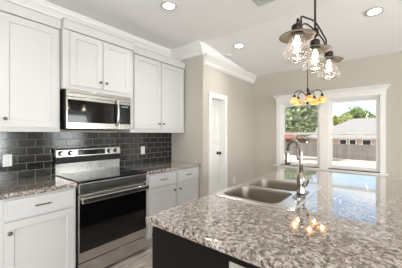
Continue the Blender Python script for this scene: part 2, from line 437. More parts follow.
# pantry door and casing
CW = .075
bm = B(XP, XP + .018, DY0 - CW, DY0, 0, DZ + CW); box(bm, XP, XP + .018, DY1, DY1 + CW, 0, DZ + CW); box(bm, XP, XP + .018, DY0, DY1, DZ, DZ + CW)
box(bm, .56, XP, DY0, DY0 + .004, 0, DZ); box(bm, .56, XP, DY1 - .006, DY1, 0, DZ); box(bm, .56, XP, DY0 + .004, DY1 - .006, DZ - .006, DZ)
casing = struct('trim_2', bm, M['trim'], bevel=.002)
def panel_slab(x0, x1, y0, y1, z0, z1, panels, depth=.008, inset=.014, face=1):
    """slab facing +x with recessed raised-edge panels"""
    bm = bmesh.new(); ys = sorted({y0, y1} | {p[0] for p in panels} | {p[1] for p in panels}); zs = sorted({z0, z1} | {p[2] for p in panels} | {p[3] for p in panels})
    vs = {}
    def V(x, y, z):
        k = (round(x, 5), round(y, 5), round(z, 5))
        if k not in vs: vs[k] = bm.verts.new((x, y, z))
        return vs[k]
    for i in range(len(ys) - 1):
        for j in range(len(zs) - 1):
            a, b, c, d = ys[i], ys[i + 1], zs[j], zs[j + 1]
            hit = any(p[0] - 1e-6 <= a and b <= p[1] + 1e-6 and p[2] - 1e-6 <= c and d <= p[3] + 1e-6 for p in panels)
            if not hit: bm.faces.new((V(x1, a, c), V(x1, b, c), V(x1, b, d), V(x1, a, d)))
            bm.faces.new((V(x0, a, c), V(x0, a, d), V(x0, b, d), V(x0, b, c)))
    for p in panels:
        a, b, c, d = p; s = inset * .5; q = [(a, c), (b, c), (b, d), (a, d)]
        q2 = [(a + s, c + s), (b - s, c + s), (b - s, d - s), (a + s, d - s)]
        o = [V(x1, *k) for k in q]; i2 = [bm.verts.new((x1 - depth, *k)) for k in q2]
        # the outer ring may have extra grid vertices on it; panels span whole cells here
        for k in range(4): bm.faces.new((o[k], o[(k + 1) % 4], i2[(k + 1) % 4], i2[k]))
        bm.faces.new(i2)
    for j in range(len(zs) - 1):
        for y in (y0, y1): bm.faces.new((V(x0, y, zs[j]), V(x1, y, zs[j]), V(x1, y, zs[j + 1]), V(x0, y, zs[j + 1])))
    for i in range(len(ys) - 1):
        for z in (z0, z1): bm.faces.new((V(x0, ys[i], z), V(x0, ys[i + 1], z), V(x1, ys[i + 1], z), V(x1, ys[i], z)))
    return bm
dy0, dy1 = DY0 + .006, DY1 - .008
door = struct('door_1', panel_slab(.545, .58, dy0, dy1, .01, DZ - .008, [(dy0 + .07, dy1 - .07, .22, .86), (dy0 + .07, dy1 - .07, 1.0, 1.22), (dy0 + .07, dy1 - .07, 1.36, 1.82)]), M['trim'])
bm = bmesh.new(); ky, kz = 3.195, 1.03
lathe(bm, [(.027, 0), (.027, .006), (.012, .01), (.010, .03), (.016, .036), (.026, .046), (.027, .058), (.018, .068), (.004, .07)], (.58, ky, kz), 16, axis='x', cap0=True, cap1=True)
obj('door_knob', bm, M['black'], door, smooth=True)

# ---- windows
def window(name, x0, x1, y=YW):
    fw = .03; bm = bmesh.new(); ya, yb = y + .03, y + .11
    # jamb liner filling the opening
    box(bm, x0, x0 + fw, ya, yb, WZ0, WZ1); box(bm, x1 - fw, x1, ya, yb, WZ0, WZ1)
    box(bm, x0 + fw, x1 - fw, ya, yb, WZ1 - fw, WZ1); box(bm, x0 + fw, x1 - fw, ya, yb, WZ0, WZ0 + fw * .7)
    o = struct(name, bm, M['vinyl'], bevel=.002)
    zm = 1.36; a, b = x0 + fw + .001, x1 - fw - .001
    for nm, z0, z1, yy in (('lower_sash', WZ0 + fw * .7 + .001, zm + .02, ya + .008), ('upper_sash', zm - .02, WZ1 - fw - .001, ya + .042)):
        s = bmesh.new(); t = .022; q = .03
        box(s, a, a + t, yy, yy + q, z0, z1); box(s, b - t, b, yy, yy + q, z0, z1)
        box(s, a + t, b - t, yy, yy + q, z0, z0 + t + .012); box(s, a + t, b - t, yy, yy + q, z1 - t - .014, z1)
        so = obj(nm, s, M['vinyl'], o, bevel=.002)
        obj('pane', B(a + t, b - t, yy + .012, yy + .018, z0 + t, z1 - t), M['pane'], so)
    return o
window('window_1', *W1); window('window_2', *W2)
# shared casing, stool, head
bm = bmesh.new(); t = .02; o1, o2 = 1.165, 2.80
box(bm, o1, W1[0], YW - t, YW, .765, 1.94); box(bm, W1[1], W2[0], YW - t, YW, .765, 1.94); box(bm, W2[1], o2, YW - t, YW, .765, 1.94)
# returns inside the openings
for a, b in (W1, W2):
    box(bm, a, a + .008, YW, YW + .03, WZ0, WZ1); box(bm, b - .008, b, YW, YW + .03, WZ0, WZ1); box(bm, a + .008, b - .008, YW, YW + .03, WZ1 - .008, WZ1)
box(bm, o1 - .006, o2 + .006, YW - .026, YW, 1.94, 1.97)
# head board flares outward to a cap
def flare(bm):
    zz = [(1.97, 0, .024), (1.985, .004, .028), (2.02, .014, .034), (2.05, .034, .05), (2.066, .054, .068), (2.078, .056, .07)]
    rings = [[bm.verts.new(p) for p in ((o1 - f, YW, z), (o1 - f, YW - d, z), (o2 + f, YW - d, z), (o2 + f, YW, z))] for z, f, d in zz]
    for a, b in zip(rings, rings[1:]):
        for k in range(4): bm.faces.new((a[k], a[(k + 1) % 4], b[(k + 1) % 4], b[k]))
    bm.faces.new(rings[0]); bm.faces.new(rings[-1])
flare(bm)
box(bm, o1 - .03, o2 + .03, YW - .06, YW, .737, .765); box(bm, o1 + .01, o2 - .01, YW - .018, YW, .66, .737)
for a, b in (W1, W2): box(bm, a, b, YW, YW + .03, .765, .775)
struct('trim_3', bm, M['trim'])

# patio door just to the right of the frame
bm = bmesh.new(); a, b, h = PD
for x0, x1, z0, z1 in ((a, a + .11, .02, h), (b - .11, b, .02, h), (a + .11, b - .11, h - .12, h), (a + .11, b - .11, .02, .26)): box(bm, x0, x1, YW + .05, YW + .09, z0, z1)
pd = struct('door_2', bm, M['vinyl'], bevel=.003)
obj('pane', B(a + .11, b - .11, YW + .065, YW + .072, .26, h - .12), M['pane'], pd)
bm = B(a - .08, a, YW - .018, YW, 0, h + .08); box(bm, b, b + .08, YW - .018, YW, 0, h + .08); box(bm, a, b, YW - .018, YW, h, h + .08)
struct('trim_4', bm, M['trim'])

bm = bmesh.new(); a, b, z0, z1 = 4.85, 5.95, .7, 2.2
for q in ((a, a + .045, z0, z1), (b - .045, b, z0, z1), (a + .045, b - .045, z1 - .045, z1), (a + .045, b - .045, z0, z0 + .045), (a + .045, b - .045, 1.43, 1.47), (5.38, 5.42, z0 + .045, 1.43), (5.38, 5.42, 1.47, z1 - .045)): box(bm, q[0], q[1], YW + .04, YW + .09, q[2], q[3])
for q in ((a - .085, a, z0 - .085, z1 + .085), (b, b + .085, z0 - .085, z1 + .085), (a, b, z1, z1 + .085), (a, b, z0 - .085, z0)): box(bm, q[0], q[1], YW - .018, YW, q[2], q[3])
fwn = struct('window_9', bm, M['trim'])
obj('pane', B(a + .045, b - .045, YW + .06, YW + .066, z0 + .045, z1 - .045), M['pane'], fwn)
# windows of the living-room side, behind and right of the camera, framing added lamps
def side_window(name, cx, cy, axis, w, h, zc):
    bm = bmesh.new(); pn = bmesh.new()
    def q(a0, a1, d0, d1, z0, z1, bm=bm):
        if axis == 'x': box(bm, XR - d1, XR - d0, cy + a0, cy + a1, z0, z1)
        else: box(bm, cx + a0, cx + a1, YB + d0, YB + d1, z0, z1)
    z0, z1 = zc - h / 2, zc + h / 2
    q(-w / 2 - .09, -w / 2, 0, .02, z0 - .09, z1 + .09); q(w / 2, w / 2 + .09, 0, .02, z0 - .09, z1 + .09)
    q(-w / 2, w / 2, 0, .02, z1, z1 + .09); q(-w / 2, w / 2, 0, .02, z0 - .09, z0)
    q(-w / 2, -w / 2 + .04, -.08, -.03, z0, z1); q(w / 2 - .04, w / 2, -.08, -.03, z0, z1)
    q(-w / 2 + .04, w / 2 - .04, -.08, -.03, z1 - .04, z1); q(-w / 2 + .04, w / 2 - .04, -.08, -.03, z0, z0 + .04)
    q(-w / 2 + .04, w / 2 - .04, -.08, -.03, zc - .025, zc + .025)
    o = struct(name, bm, M['trim'])
    q(-w / 2 + .04, w / 2 - .04, -.058, -.052, z0 + .04, z1 - .04, pn); obj('pane', pn, M['pane'], o)
    return o
for i, yy in enumerate(SIDE_Y): side_window('window_%d' % (3 + i), XR, yy, 'x', 1.0, 1.5, 1.45)
for i, xx in enumerate(REAR_X): side_window('window_%d' % (7 + i), xx, YB, 'y', 1.1, 1.55, 1.45)

# ------------------------------------------------------------------ backsplash
o = obj('tile_backsplash', B(.0005, .009, -.6, YR - .001, .9155, 1.3715), M['tile'])
o.location = (0, 0, 0)
tag(o, 'dark charcoal glossy subway tile backsplash with pale grout above the counters', 'backsplash')

# ------------------------------------------------------------------ cabinets
def shaker(name, y0, y1, z0, z1, x0, x1, parent, stile=.058):
    return obj(name, panel_slab(x0, x1, y0, y1, z0, z1, [(y0 + stile, y1 - stile, z0 + stile, z1 - stile)], .009, .012), M['cab'], parent)
def knob(parent, x, y, z):
    bm = bmesh.new()
    lathe(bm, [(.008, 0), (.006, .004), (.006, .012), (.012, .016), (.0155, .022), (.0145, .028), (.006, .031)], (x, y, z), 14, axis='x', cap0=True, cap1=True)
    return obj('knob', bm, M['pull'], parent, smooth=True)
def pull(parent, x, y, z, w=.11):
    bm = bmesh.new(); h = w / 2
    tube(bm, [(x + .002, y - h + .012, z), (x + .02, y - h + .012, z)], .004, 8); tube(bm, [(x + .002, y + h - .012, z), (x + .02, y + h - .012, z)], .004, 8)
    tube(bm, curve_pts([(x + .018, y - h, z), (x + .024, y - h / 2, z), (x + .026, y, z), (x + .024, y + h / 2, z), (x + .018, y + h, z)], 4), .0055, 8)
    return obj('handle', bm, M['pull'], parent, smooth=True)

def base_unit(label, y0, y1, fronts, end_gap=False):
    t = thing('base_cabinet', label, 'cabinet', (.3, (y0 + y1) / 2, 0), 'white base cabinets along the wall')
    bm = B(.012, .61, y0, y1, .1, .874); box(bm, .012, .55, y0 + .002, y1 - .002, 0, .1)
    obj('body', bm, M['cab'], t, bevel=.0015)
    for (a, b, kside) in fronts:
        d = obj('drawer', panel_slab(.6105, .63, a, b, .712, .856, [(a + .02, b - .02, .732, .836)], .0012, .006), M['cab'], t)
        pull(d, .63, (a + b) / 2 + .0, .786)
        d = shaker('door', a, b, .115, .694, .6105, .63, t)
        knob(d, .63, a + .032 if kside < 0 else b - .032, .618)
    return t
base_unit('white base cabinet left of the range, one drawer over one door', .37, .903, [(.398, .884, -1)])
base_unit('white base cabinet right of the range with two drawers and two doors', 1.678, 2.665, [(1.716, 2.158, 1), (2.196, 2.618, -1)])

def cornice(bm, x1, y0, y1, z0=2.372, z1=2.472, left=False, right=False):
    # frieze board with a small cap
    box(bm, .012, x1 + .008, y0, y1, z0, z1 - .012); box(bm, .012, x1 + .016, y0 - (.006 if left else 0), y1 + (.006 if right else 0), z1 - .0119, z1)
def wall_unit(label, y0, y1, z0, xf, doors, dz0, sides=(False, False)):
    t = thing('wall_cabinet', label, 'cabinet', (.15, (y0 + y1) / 2, z0), 'white wall cabinets')
    obj('body', B(.012, xf - .02, y0, y1, z0, 2.372), M['cab'], t, bevel=.0015)
    for a, b, ks in doors:
        d = shaker('door', a, b, dz0, 2.362, xf - .0195, xf, t)
        kz = dz0 + .068
        knob(d, xf, a + .03 if ks < 0 else b - .03, kz)
    bm = bmesh.new(); cornice(bm, xf, y0, y1, left=sides[0], right=sides[1]); obj('cornice', bm, M['cab'], t, bevel=.002)
    return t
wall_unit('tall white wall cabinet at left edge over the tile, knob at lower left', .0, .880, 1.372, .33, [(.012, .418, 1), (.428, .862, -1)], 1.412)
wall_unit('short white two-door wall cabinet directly above the microwave', .884, 1.666, 1.795, .395, [(.940, 1.272, 1), (1.280, 1.618, -1)], 1.838, (True, True))
wall_unit('tall white two-door wall cabinet right of the microwave', 1.674, 2.655, 1.372, .33, [(1.722, 2.158, 1), (2.172, 2.632, -1)], 1.425)

# ------------------------------------------------------------------ counters
def slab(x0, x1, y0, y1, z0, z1, hole=None):
    bm = bmesh.new()
    xs = [x0, x1] if not hole else [x0, hole[0], hole[1], x1]; ys = [y0, y1] if not hole else [y0, hole[2], hole[3], y1]
    V = {(i, j, k): bm.verts.new((x, y, z)) for i, x in enumerate(xs) for j, y in enumerate(ys) for k, z in enumerate((z0, z1))}
    n = len(xs) - 1; sk = lambda i, j: hole and i == 1 and j == 1
    for i in range(n):
        for j in range(n):
            if sk(i, j): continue
            for k in (0, 1): bm.faces.new((V[i, j, k], V[i + 1, j, k], V[i + 1, j + 1, k], V[i, j + 1, k]))
    for i in range(n):
        for j in (0, n): bm.faces.new((V[i, j, 0], V[i + 1, j, 0], V[i + 1, j, 1], V[i, j, 1])); bm.faces.new((V[j, i, 0], V[j, i + 1, 0], V[j, i + 1, 1], V[j, i, 1]))
    if hole:
        for j in (1, 2): bm.faces.new((V[1, j, 0], V[2, j, 0], V[2, j, 1], V[1, j, 1])); bm.faces.new((V[j, 1, 0], V[j, 2, 0], V[j, 2, 1], V[j, 1, 1]))
    return bm
o = obj('granite_countertop', slab(.001, .652, .37, .906, .875, .915), M['granite'], origin=(.3, .64, .875), bevel=.012, seg=4)
tag(o, 'speckled granite countertop on the base cabinet left of the range', 'countertop')
o = obj('granite_countertop', slab(.001, .652, 1.676, YR - .001, .875, .915), M['granite'], origin=(.3, 2.2, .875), bevel=.012, seg=4)
tag(o, 'speckled granite countertop right of the range, ending at the beige wall', 'countertop')
IX0, IX1, IY0, IY1 = 1.80, 3.03, .76, 2.96
o = obj('granite_countertop', slab(IX0, IX1, IY0, IY1, .875, .915, (1.86, 2.36, 1.36, 2.11)), M['granite'], origin=(2.4, 1.86, .875), bevel=.013, seg=4)
tag(o, 'large speckled granite island top around the double sink', 'countertop')

# island carcass: a dark box, hollow beneath the sink, with doors on the working side
isl = thing('kitchen_island', 'dark espresso kitchen island under the large granite top', 'island', (2.35, 1.86, 0))
bx0, bx1, by0, by1 = 1.835, 2.80, .795, 2.925
bm = B(bx0, bx1, by0, by0 + .02, .1, .874); box(bm, bx0, bx1, by1 - .02, by1, .1, .874)
box(bm, bx0, bx0 + .02, by0 + .02, by1 - .02, .1, .874); box(bm, bx1 - .02, bx1, by0 + .02, by1 - .02, .1, .874)
box(bm, bx0 + .02, bx1 - .02, by0 + .02, by1 - .02, .1, .12); box(bm, bx0 + .07, bx1 - .02, by0 + .01, by1 - .01, 0, .1)
obj('body', bm, M['dark'], isl, bevel=.0015)
for k, (a, b) in enumerate(((.80, 1.30), (1.31, 1.725), (1.735, 2.15), (2.16, 2.54), (2.55, 2.92))):
    b2 = panel_slab(-.0185, 0, a, b, .12, .85, [(a + .058, b - .058, .178, .792)], .009, .012)
    b2.transform(Matrix.Scale(-1, 4, (1, 0, 0))); b2.transform(Matrix.Translation((bx0 - .019, 0, 0)))
    d = obj('door', b2, M['dark'], isl)
    bm = bmesh.new(); yk = b - .03 if k % 2 else a + .03
    lathe(bm, [(.008, 0), (.006, -.012), (.015, -.02), (.014, -.027), (.005, -.03)], (bx0 - .019, yk, .79), 12, axis='x', cap0=True, cap1=True)
    obj('knob', bm, M['pull'], d, smooth=True)

# ------------------------------------------------------------------ electrical plates
def plate_x(label, x, y, z, kind='outlet', w=.07, h=.115, name='wall_outlet'):
    t = thing(name, label, 'outlet' if kind == 'outlet' else 'light switch', (x, y, z))
    obj('plate', B(x + .0003, x + .006, y - w / 2, y + w / 2, z - h / 2, z + h / 2), M['plastic'], t, bevel=.002)
    if kind == 'outlet':
        for s in (-1, 1):
            f = obj('socket', B(x + .0061, x + .009, y - .017, y + .017, z + s * .024 - .014, z + s * .024 + .014), M['plastic'], t, bevel=.002)
            b2 = bmesh.new()
            for q in (-.007, .007): box(b2, x + .0088, x + .0094, y + q - .001, y + q + .001, z + s * .024 - .004, z + s * .024 + .006)
            obj('slot', b2, M['slot'], f)
    else:
        obj('rocker', B(x + .0061, x + .011, y - .016, y + .016, z - .032, z + .032), M['plastic'], t, bevel=.002)
    return t
plate_x('white wall outlet on the dark tile left of the range', .009, .536, 1.102)
plate_x('white switch plate on the dark tile right of the range', .009, 2.09, 1.112, 'switch', name='light_switch')
plate_x('white wall outlet low on the beige wall right of the pantry door', XP, 3.57, .52)
t = thing('island_outlet', 'sideways white outlet plate, coloured grey for shade, on the dark end panel of the island', 'outlet', (2.365, .795, .803))
obj('plate', B(2.308, 2.423, .789, .7948, .768, .838), M['shaded_plate'], t, bevel=.002)
for s in (-1, 1):
    xx = 2.3655 + s * .024
    f = obj('socket', B(xx - .014, xx + .014, .7865, .7889, .786, .820), M['plastic'], t, bevel=.001)
    b2 = bmesh.new()
    for q in (-.007, .007): box(b2, xx - .004, xx + .006, .786, .7868, .803 + q - .001, .803 + q + .001)
    obj('slot', b2, M['slot'], f)

# ------------------------------------------------------------------ range
RY0, RY1 = .912, 1.670
rg = thing('electric_range', 'stainless electric range with black glass cooktop between the counters', 'range', (.33, 1.291, 0))
obj('body', B(.05, .60, RY0 + .003, RY1 - .003, .06, .900), M['black'], rg, bevel=.003)
for yy in (RY0 + .06, RY1 - .06):
    for xx in (.1, .55): obj('foot', lathe(bmesh.new(), [(.018, 0), (.018, .06)], (xx, yy, 0), 12, cap0=True, cap1=True), M['black'], rg)
obj('cooktop', B(.09, .652, RY0 + .004, RY1 - .004, .9005, .919), [M['blackglass']], rg, bevel=.003)
rm = mat('burner marking', srgb(70, 70, 72), .2)
for (xx, yy, r) in ((.23, 1.10, .085), (.23, 1.48, .1), (.47, 1.10, .11), (.47, 1.48, .085)):
    obj('burner_ring', lathe(bmesh.new(), [(r, .0), (r + .004, .0)], (xx, yy, .9194), 36), rm, rg)
# backguard
bm = prism(bmesh.new(), [(.045, .901), (.088, .901), (.088, 1.032), (.045, 1.032)], RY0 + .006, RY1 - .006, 'y')
obj('backguard', bm, M['steel'], rg, bevel=.003)
bm = prism(bmesh.new(), [(.045, 1.0325), (.096, 1.0325), (.100, 1.10), (.045, 1.10)], RY0 + .008, RY1 - .008, 'y')
obj('vent_strip', bm, M['black'], rg, bevel=.002)
cp = obj('control_panel', prism(bmesh.new(), [(.040, 1.1005), (.108, 1.1005), (.100, 1.182), (.092, 1.190), (.045, 1.190)], RY0 + .004, RY1 - .004, 'y'), M['steel'], rg, bevel=.004)
obj('display', prism(bmesh.new(), [(.1025, 1.112), (.1085, 1.112), (.1028, 1.172), (.098, 1.172)], 1.135, 1.455, 'y'), M['screen'], cp, bevel=.001)
for yy in (.962, 1.058, 1.510, 1.600):
    bm = bmesh.new()
    lathe(bm, [(.027, 0), (.026, .006), (.021, .009), (.019, .028), (.015, .032), (.003, .033)], (.104, yy, 1.142), 20, axis='x', cap0=True, cap1=True)
    kb = obj('knob', bm, M['black'], cp, smooth=True)
    bm = bmesh.new(); lathe(bm, [(.0175, 0), (.0175, .003), (.015, .005)], (.1375, yy, 1.142), 20, axis='x', cap0=True, cap1=True); box(bm, .1426, .147, yy - .003, yy + .003, 1.128, 1.158)
    obj('knob_cap', bm, M['steel'], kb)
# front
obj('front_panel', B(.6005, .650, RY0 + .004, RY1 - .004, .806, .9000), M['steel'], rg, bevel=.006, seg=3)
dr = obj('oven_door', B(.6005, .645, RY0 + .004, RY1 - .004, .176, .797), M['steel'], rg, bevel=.005)
obj('door_window', B(.6455, .6485, RY0 + .010, RY1 - .010, .268, .708), M['blackglass'], dr, bevel=.001)
bm = bmesh.new()
for yy in (RY0 + .04, RY1 - .04): box(bm, .6455, .688, yy - .012, yy + .012, .742, .766)
box(bm, .682, .706, RY0 + .012, RY1 - .012, .726, .774)
obj('handle', bm, M['steel'], dr, bevel=.006, seg=3)
obj('storage_drawer', B(.6005, .642, RY0 + .004, RY1 - .004, .035, .166), M['steel'], rg, bevel=.005)

# ------------------------------------------------------------------ microwave
MY0, MY1, MZ0, MZ1 = .902, 1.624, 1.400, 1.790
mw = thing('microwave_oven', 'stainless over-the-range microwave hung beneath the short wall cabinet', 'microwave', (.2, 1.27, MZ0))
obj('body', B(.012, .373, MY0, MY1, MZ0, MZ1), M['black'], mw, bevel=.003)
obj('underside_filter', B(.06, .33, 1.0, 1.54, MZ0 - .006, MZ0 - .0005), M['slot'], mw)
vg = obj('vent_grille', B(.3735, .400, MY0 + .004, MY1 - .002, MZ1 - .068, MZ1 - .002), M['steel'], mw, bevel=.004)
obj('vent_slot', B(.4002, .4008, MY0 + .02, MY1 - .02, MZ1 - .032, MZ1 - .027), M['slot'], vg)
SY = 1.466
d = obj('door', B(.3735, .398, MY0 + .004, SY - .002, MZ0 + .004, MZ1 - .070), M['steel'], mw, bevel=.004)
obj('door_window', B(.3985, .4015, MY0 + .014, SY - .006, MZ0 + .066, MZ1 - .096), M['mwglass'], d, bevel=.001)
bm = bmesh.new(); hy = 1.434
tube(bm, curve_pts([(.402, hy, 1.735), (.426, hy, 1.715), (.438, hy, 1.66), (.441, hy, 1.595), (.438, hy, 1.53), (.426, hy, 1.475), (.402, hy, 1.455)], 5), .014, 12)
obj('handle', bm, M['steel'], d, smooth=True)
cpn = obj('control_panel', B(.3735, .398, SY + .001, MY1 - .002, MZ0 + .004, MZ1 - .070), M['steel'], mw, bevel=.004)
obj('keypad', B(.3985, .4012, SY + .006, MY1 - .008, MZ0 + .066, MZ1 - .096), M['screen'], cpn, bevel=.001)
obj('clock_display', B(.4014, .4018, SY + .03, MY1 - .04, MZ1 - .128, MZ1 - .112), M['clock'], cpn)

# ------------------------------------------------------------------ sink
sk = thing('double_sink', 'stainless double-bowl drop-in sink set in the island granite', 'sink', (2.11, 1.735, .915))
def rr(x0, x1, y0, y1, r, z, n=6):
    pts = []
    for cx, cy, a0 in ((x1 - r, y1 - r, 0), (x0 + r, y1 - r, 90), (x0 + r, y0 + r, 180), (x1 - r, y0 + r, 270)):
        for k in range(n + 1):
            a = R(a0 + 90 * k / n); pts.append((cx + r * math.cos(a), cy + r * math.sin(a), z))
    return pts
def loop(bm, pts): return [bm.verts.new(p) for p in pts]
def bridge(bm, a, b):
    n = len(a)
    for k in range(n): bm.faces.new((a[k], a[(k + 1) % n], b[(k + 1) % n], b[k]))
bm = bmesh.new(); zt = .9225
SX0, SX1, SY0, SY1 = 1.825, 2.395, 1.325, 2.148
o0 = loop(bm, rr(SX0, SX1, SY0, SY1, .045, .9155)); o1_ = loop(bm, rr(SX0 + .001, SX1 - .001, SY0 + .001, SY1 - .001, .045, .919)); ot = loop(bm, rr(SX0 + .008, SX1 - .008, SY0 + .008, SY1 - .008, .04, zt))
bridge(bm, o0, o1_); bridge(bm, o1_, ot)
bowls = [(1.870, 2.285, 1.370, 1.722), (1.870, 2.285, 1.758, 2.105)]
tops = []
for bx in bowls:
    l = loop(bm, rr(*bx, .065, zt)); tops.append(l)
es = []
for l in [ot] + tops:
    for k in range(len(l)): es.append(bm.edges.get((l[k], l[(k + 1) % len(l)])) or bm.edges.new((l[k], l[(k + 1) % len(l)])))
bmesh.ops.triangle_fill(bm, edges=es, use_beauty=True, use_dissolve=False)
rim = obj('rim', bm, M['sinksteel'], sk)
for (x0, x1, y0, y1) in bowls:
    bm = bmesh.new(); prev = None
    for ins, z, r in ((0, zt, .065), (.003, zt - .004, .063), (.006, zt - .02, .062), (.010, .79, .060), (.02, .755, .058), (.045, .738, .06), (.12, .732, .04)):
        l = loop(bm, rr(x0 + ins, x1 - ins, y0 + ins, y1 - ins, r, z))
        if prev: bridge(bm, prev, l)
        prev = l
    bm.faces.new(prev)
    bw = obj('bowl', bm, M['bowlsteel_shaded'], sk, smooth=True)
    cx, cy = (x0 + x1) / 2, (y0 + y1) / 2; bm = bmesh.new()
    lathe(bm, [(.045, .7335 - .73), (.042, .0055), (.032, .004), (.03, .0032), (.008, .003)], (cx, cy, .73), 20, cap0=False, cap1=True)
    obj('drain', bm, M['nickel'], bw, smooth=True)

# ------------------------------------------------------------------ faucet
fx, fy, fz = 2.335, 1.70, zt + .0005
fc = thing('gooseneck_faucet', 'brushed nickel gooseneck faucet on the rim of the double sink', 'faucet', (fx, fy, fz))
bm = bmesh.new(); a = loop(bm, rr(fx - .03, fx + .03, fy - .125, fy + .125, .03, fz)); b = loop(bm, rr(fx - .03, fx + .03, fy - .125, fy + .125, .03, fz + .005)); c = loop(bm, rr(fx - .025, fx + .025, fy - .12, fy + .12, .025, fz + .009))
bridge(bm, a, b); bridge(bm, b, c); bm.faces.new(c); bm.faces.new(a[::-1]); obj('deck_plate', bm, M['nickel'], fc)
bm = bmesh.new(); lathe(bm, [(.031, .0092), (.030, .02), (.026, .035), (.0265, .07), (.029, .10), (.026, .125), (.019, .14), (.0155, .16)], (fx, fy, fz), 24, cap0=True, cap1=True); obj('valve_body', bm, M['nickel'], fc, smooth=True)
dx, dyy = math.cos(R(137)), math.sin(R(137)); rad = .092
pts = [(fx, fy, fz + .155), (fx, fy, fz + .22), (fx, fy, fz + .29)]
for k in range(1, 15):
    an = R(180 - 12.9 * k); pts.append((fx + dx * rad * (1 + math.cos(an)), fy + dyy * rad * (1 + math.cos(an)), fz + .29 + rad * math.sin(an)))
bm = bmesh.new(); tube(bm, pts, .0125, 14); obj('spout', bm, M['nickel'], fc, smooth=True)
tip = Vector(pts[-1]); bm = bmesh.new(); lathe(bm, [(.0135, .004), (.0165, -.006), (.0175, -.03), (.0215, -.075), (.022, -.095), (.018, -.099)], tuple(tip), 20, cap0=True, cap1=True)
obj('spray_head', bm, M['nickel'], fc, smooth=True)
bm = bmesh.new(); tube(bm, [(fx + .02, fy - .012, fz + .075), (fx + .04, fy - .02, fz + .08)], [.014, .012], 14)
tube(bm, curve_pts([(fx + .036, fy - .018, fz + .078), (fx + .05, fy - .03, fz + .095), (fx + .058, fy - .045, fz + .125)], 4), .0065, 10); obj('lever', bm, M['nickel'], fc, smooth=True)

# ------------------------------------------------------------------ recessed lights
def point(name, loc, pw, col, r, parent):
    d = bpy.data.lights.new(name, 'POINT'); d.energy = pw; d.color = col; d.shadow_soft_size = r
    o = bpy.data.objects.new(name, d); COL.objects.link(o); o.parent = parent; o.location = Vector(loc) - root_loc(parent); return o
def can_light(label):
    t = thing('recessed_downlight', label, 'ceiling light', (0, 0, 0), 'recessed downlights in the ceiling')
    bm = bmesh.new(); lathe(bm, [(.060, -.0005), (.086, -.001), (.088, -.005), (.084, -.010), (.064, -.012), (.060, -.002)], (0, 0, 0), 32); obj('trim_ring', bm, M['vent'], t, smooth=True)
    bm = bmesh.new(); lathe(bm, [(.0595, -.006), (.04, -.009), (.005, -.010)], (0, 0, 0), 32, cap1=True); obj('diffuser', bm, M['led'], t, smooth=True)
    d = bpy.data.lights.new('lamp', 'AREA'); d.shape = 'DISK'; d.size = .115; d.energy = CAN_W; d.color = (1, .97, .93); d.spread = R(125)
    o = bpy.data.objects.new('lamp', d); COL.objects.link(o); o.parent = t; o.location = (0, 0, -.016)
    return t
c0 = can_light('round recessed ceiling light nearest the cabinets, above the island end')
c0.location = (1.012, 1.675, CH)
for lab, x, y in (('small far recessed ceiling light above the pantry doorway', 1.089, 3.027), ('round recessed ceiling light at upper right beyond the hanging lamps', 2.706, 3.082),
                  ('added unseen recessed ceiling light over the near left end of the kitchen', .95, .0), ('added unseen recessed ceiling light behind the island seating', 3.6, .2), ('added unseen recessed ceiling light over the living area', 4.6, -2.0), ('added unseen recessed ceiling light in the living area corner', 2.0, -2.2), ('added unseen recessed ceiling light near the patio door', 4.6, 2.4)):  # the downlights on this line are unseen, added for extra room light
    c = copy_tree(c0); c.location = (x, y, cz(y)); c['label'] = lab
    if y > 2.675: c.rotation_euler = (-math.atan(SL), 0, 0)

# ------------------------------------------------------------------ smoke detector
sx, sy = 0.772, 3.224
sd = thing('smoke_detector', 'small pale round smoke detector on the ceiling near the pantry doorway', 'smoke detector', (sx, sy, cz(sy)))
sd.rotation_euler = (-math.atan(SL), 0, 0)
bm = bmesh.new(); lathe(bm, [(.055, -.001), (.056, -.016), (.048, -.026), (.02, -.031), (.004, -.0315)], (sx, sy, cz(sy)), 24, cap0=True, cap1=True); obj('cover', bm, M['plastic'], sd, smooth=True)
bm = bmesh.new(); lathe(bm, [(.034, -.0295), (.038, -.0292)], (sx, sy, cz(sy)), 24); obj('sensor_ring', bm, M['vent'], sd)

# ------------------------------------------------------------------ ceiling vent
vt = thing('ceiling_vent', 'pale grey rectangular air vent in the ceiling at the top edge', 'vent', (1.90, 2.15, CH))
bm = bmesh.new(); vx0, vx1, vy0, vy1 = 1.745, 2.05, 2.02, 2.282
for q in ((vx0, vx1, vy0, vy0 + .02), (vx0, vx1, vy1 - .02, vy1), (vx0, vx0 + .02, vy0 + .02, vy1 - .02), (vx1 - .02, vx1, vy0 + .02, vy1 - .02)): box(bm, *q, CH - .008, CH - .0005)
obj('frame', bm, M['vent'], vt)
bm = bmesh.new()
for k in range(16):
    xx = vx0 + .03 + k * .0155; prism(bm, [(xx, CH - .006), (xx + .011, CH - .002), (xx + .012, CH - .003), (xx + .001, CH - .007)], vy0 + .02, vy1 - .02, 'y')
obj('louvres', bm, M['vent'], vt)

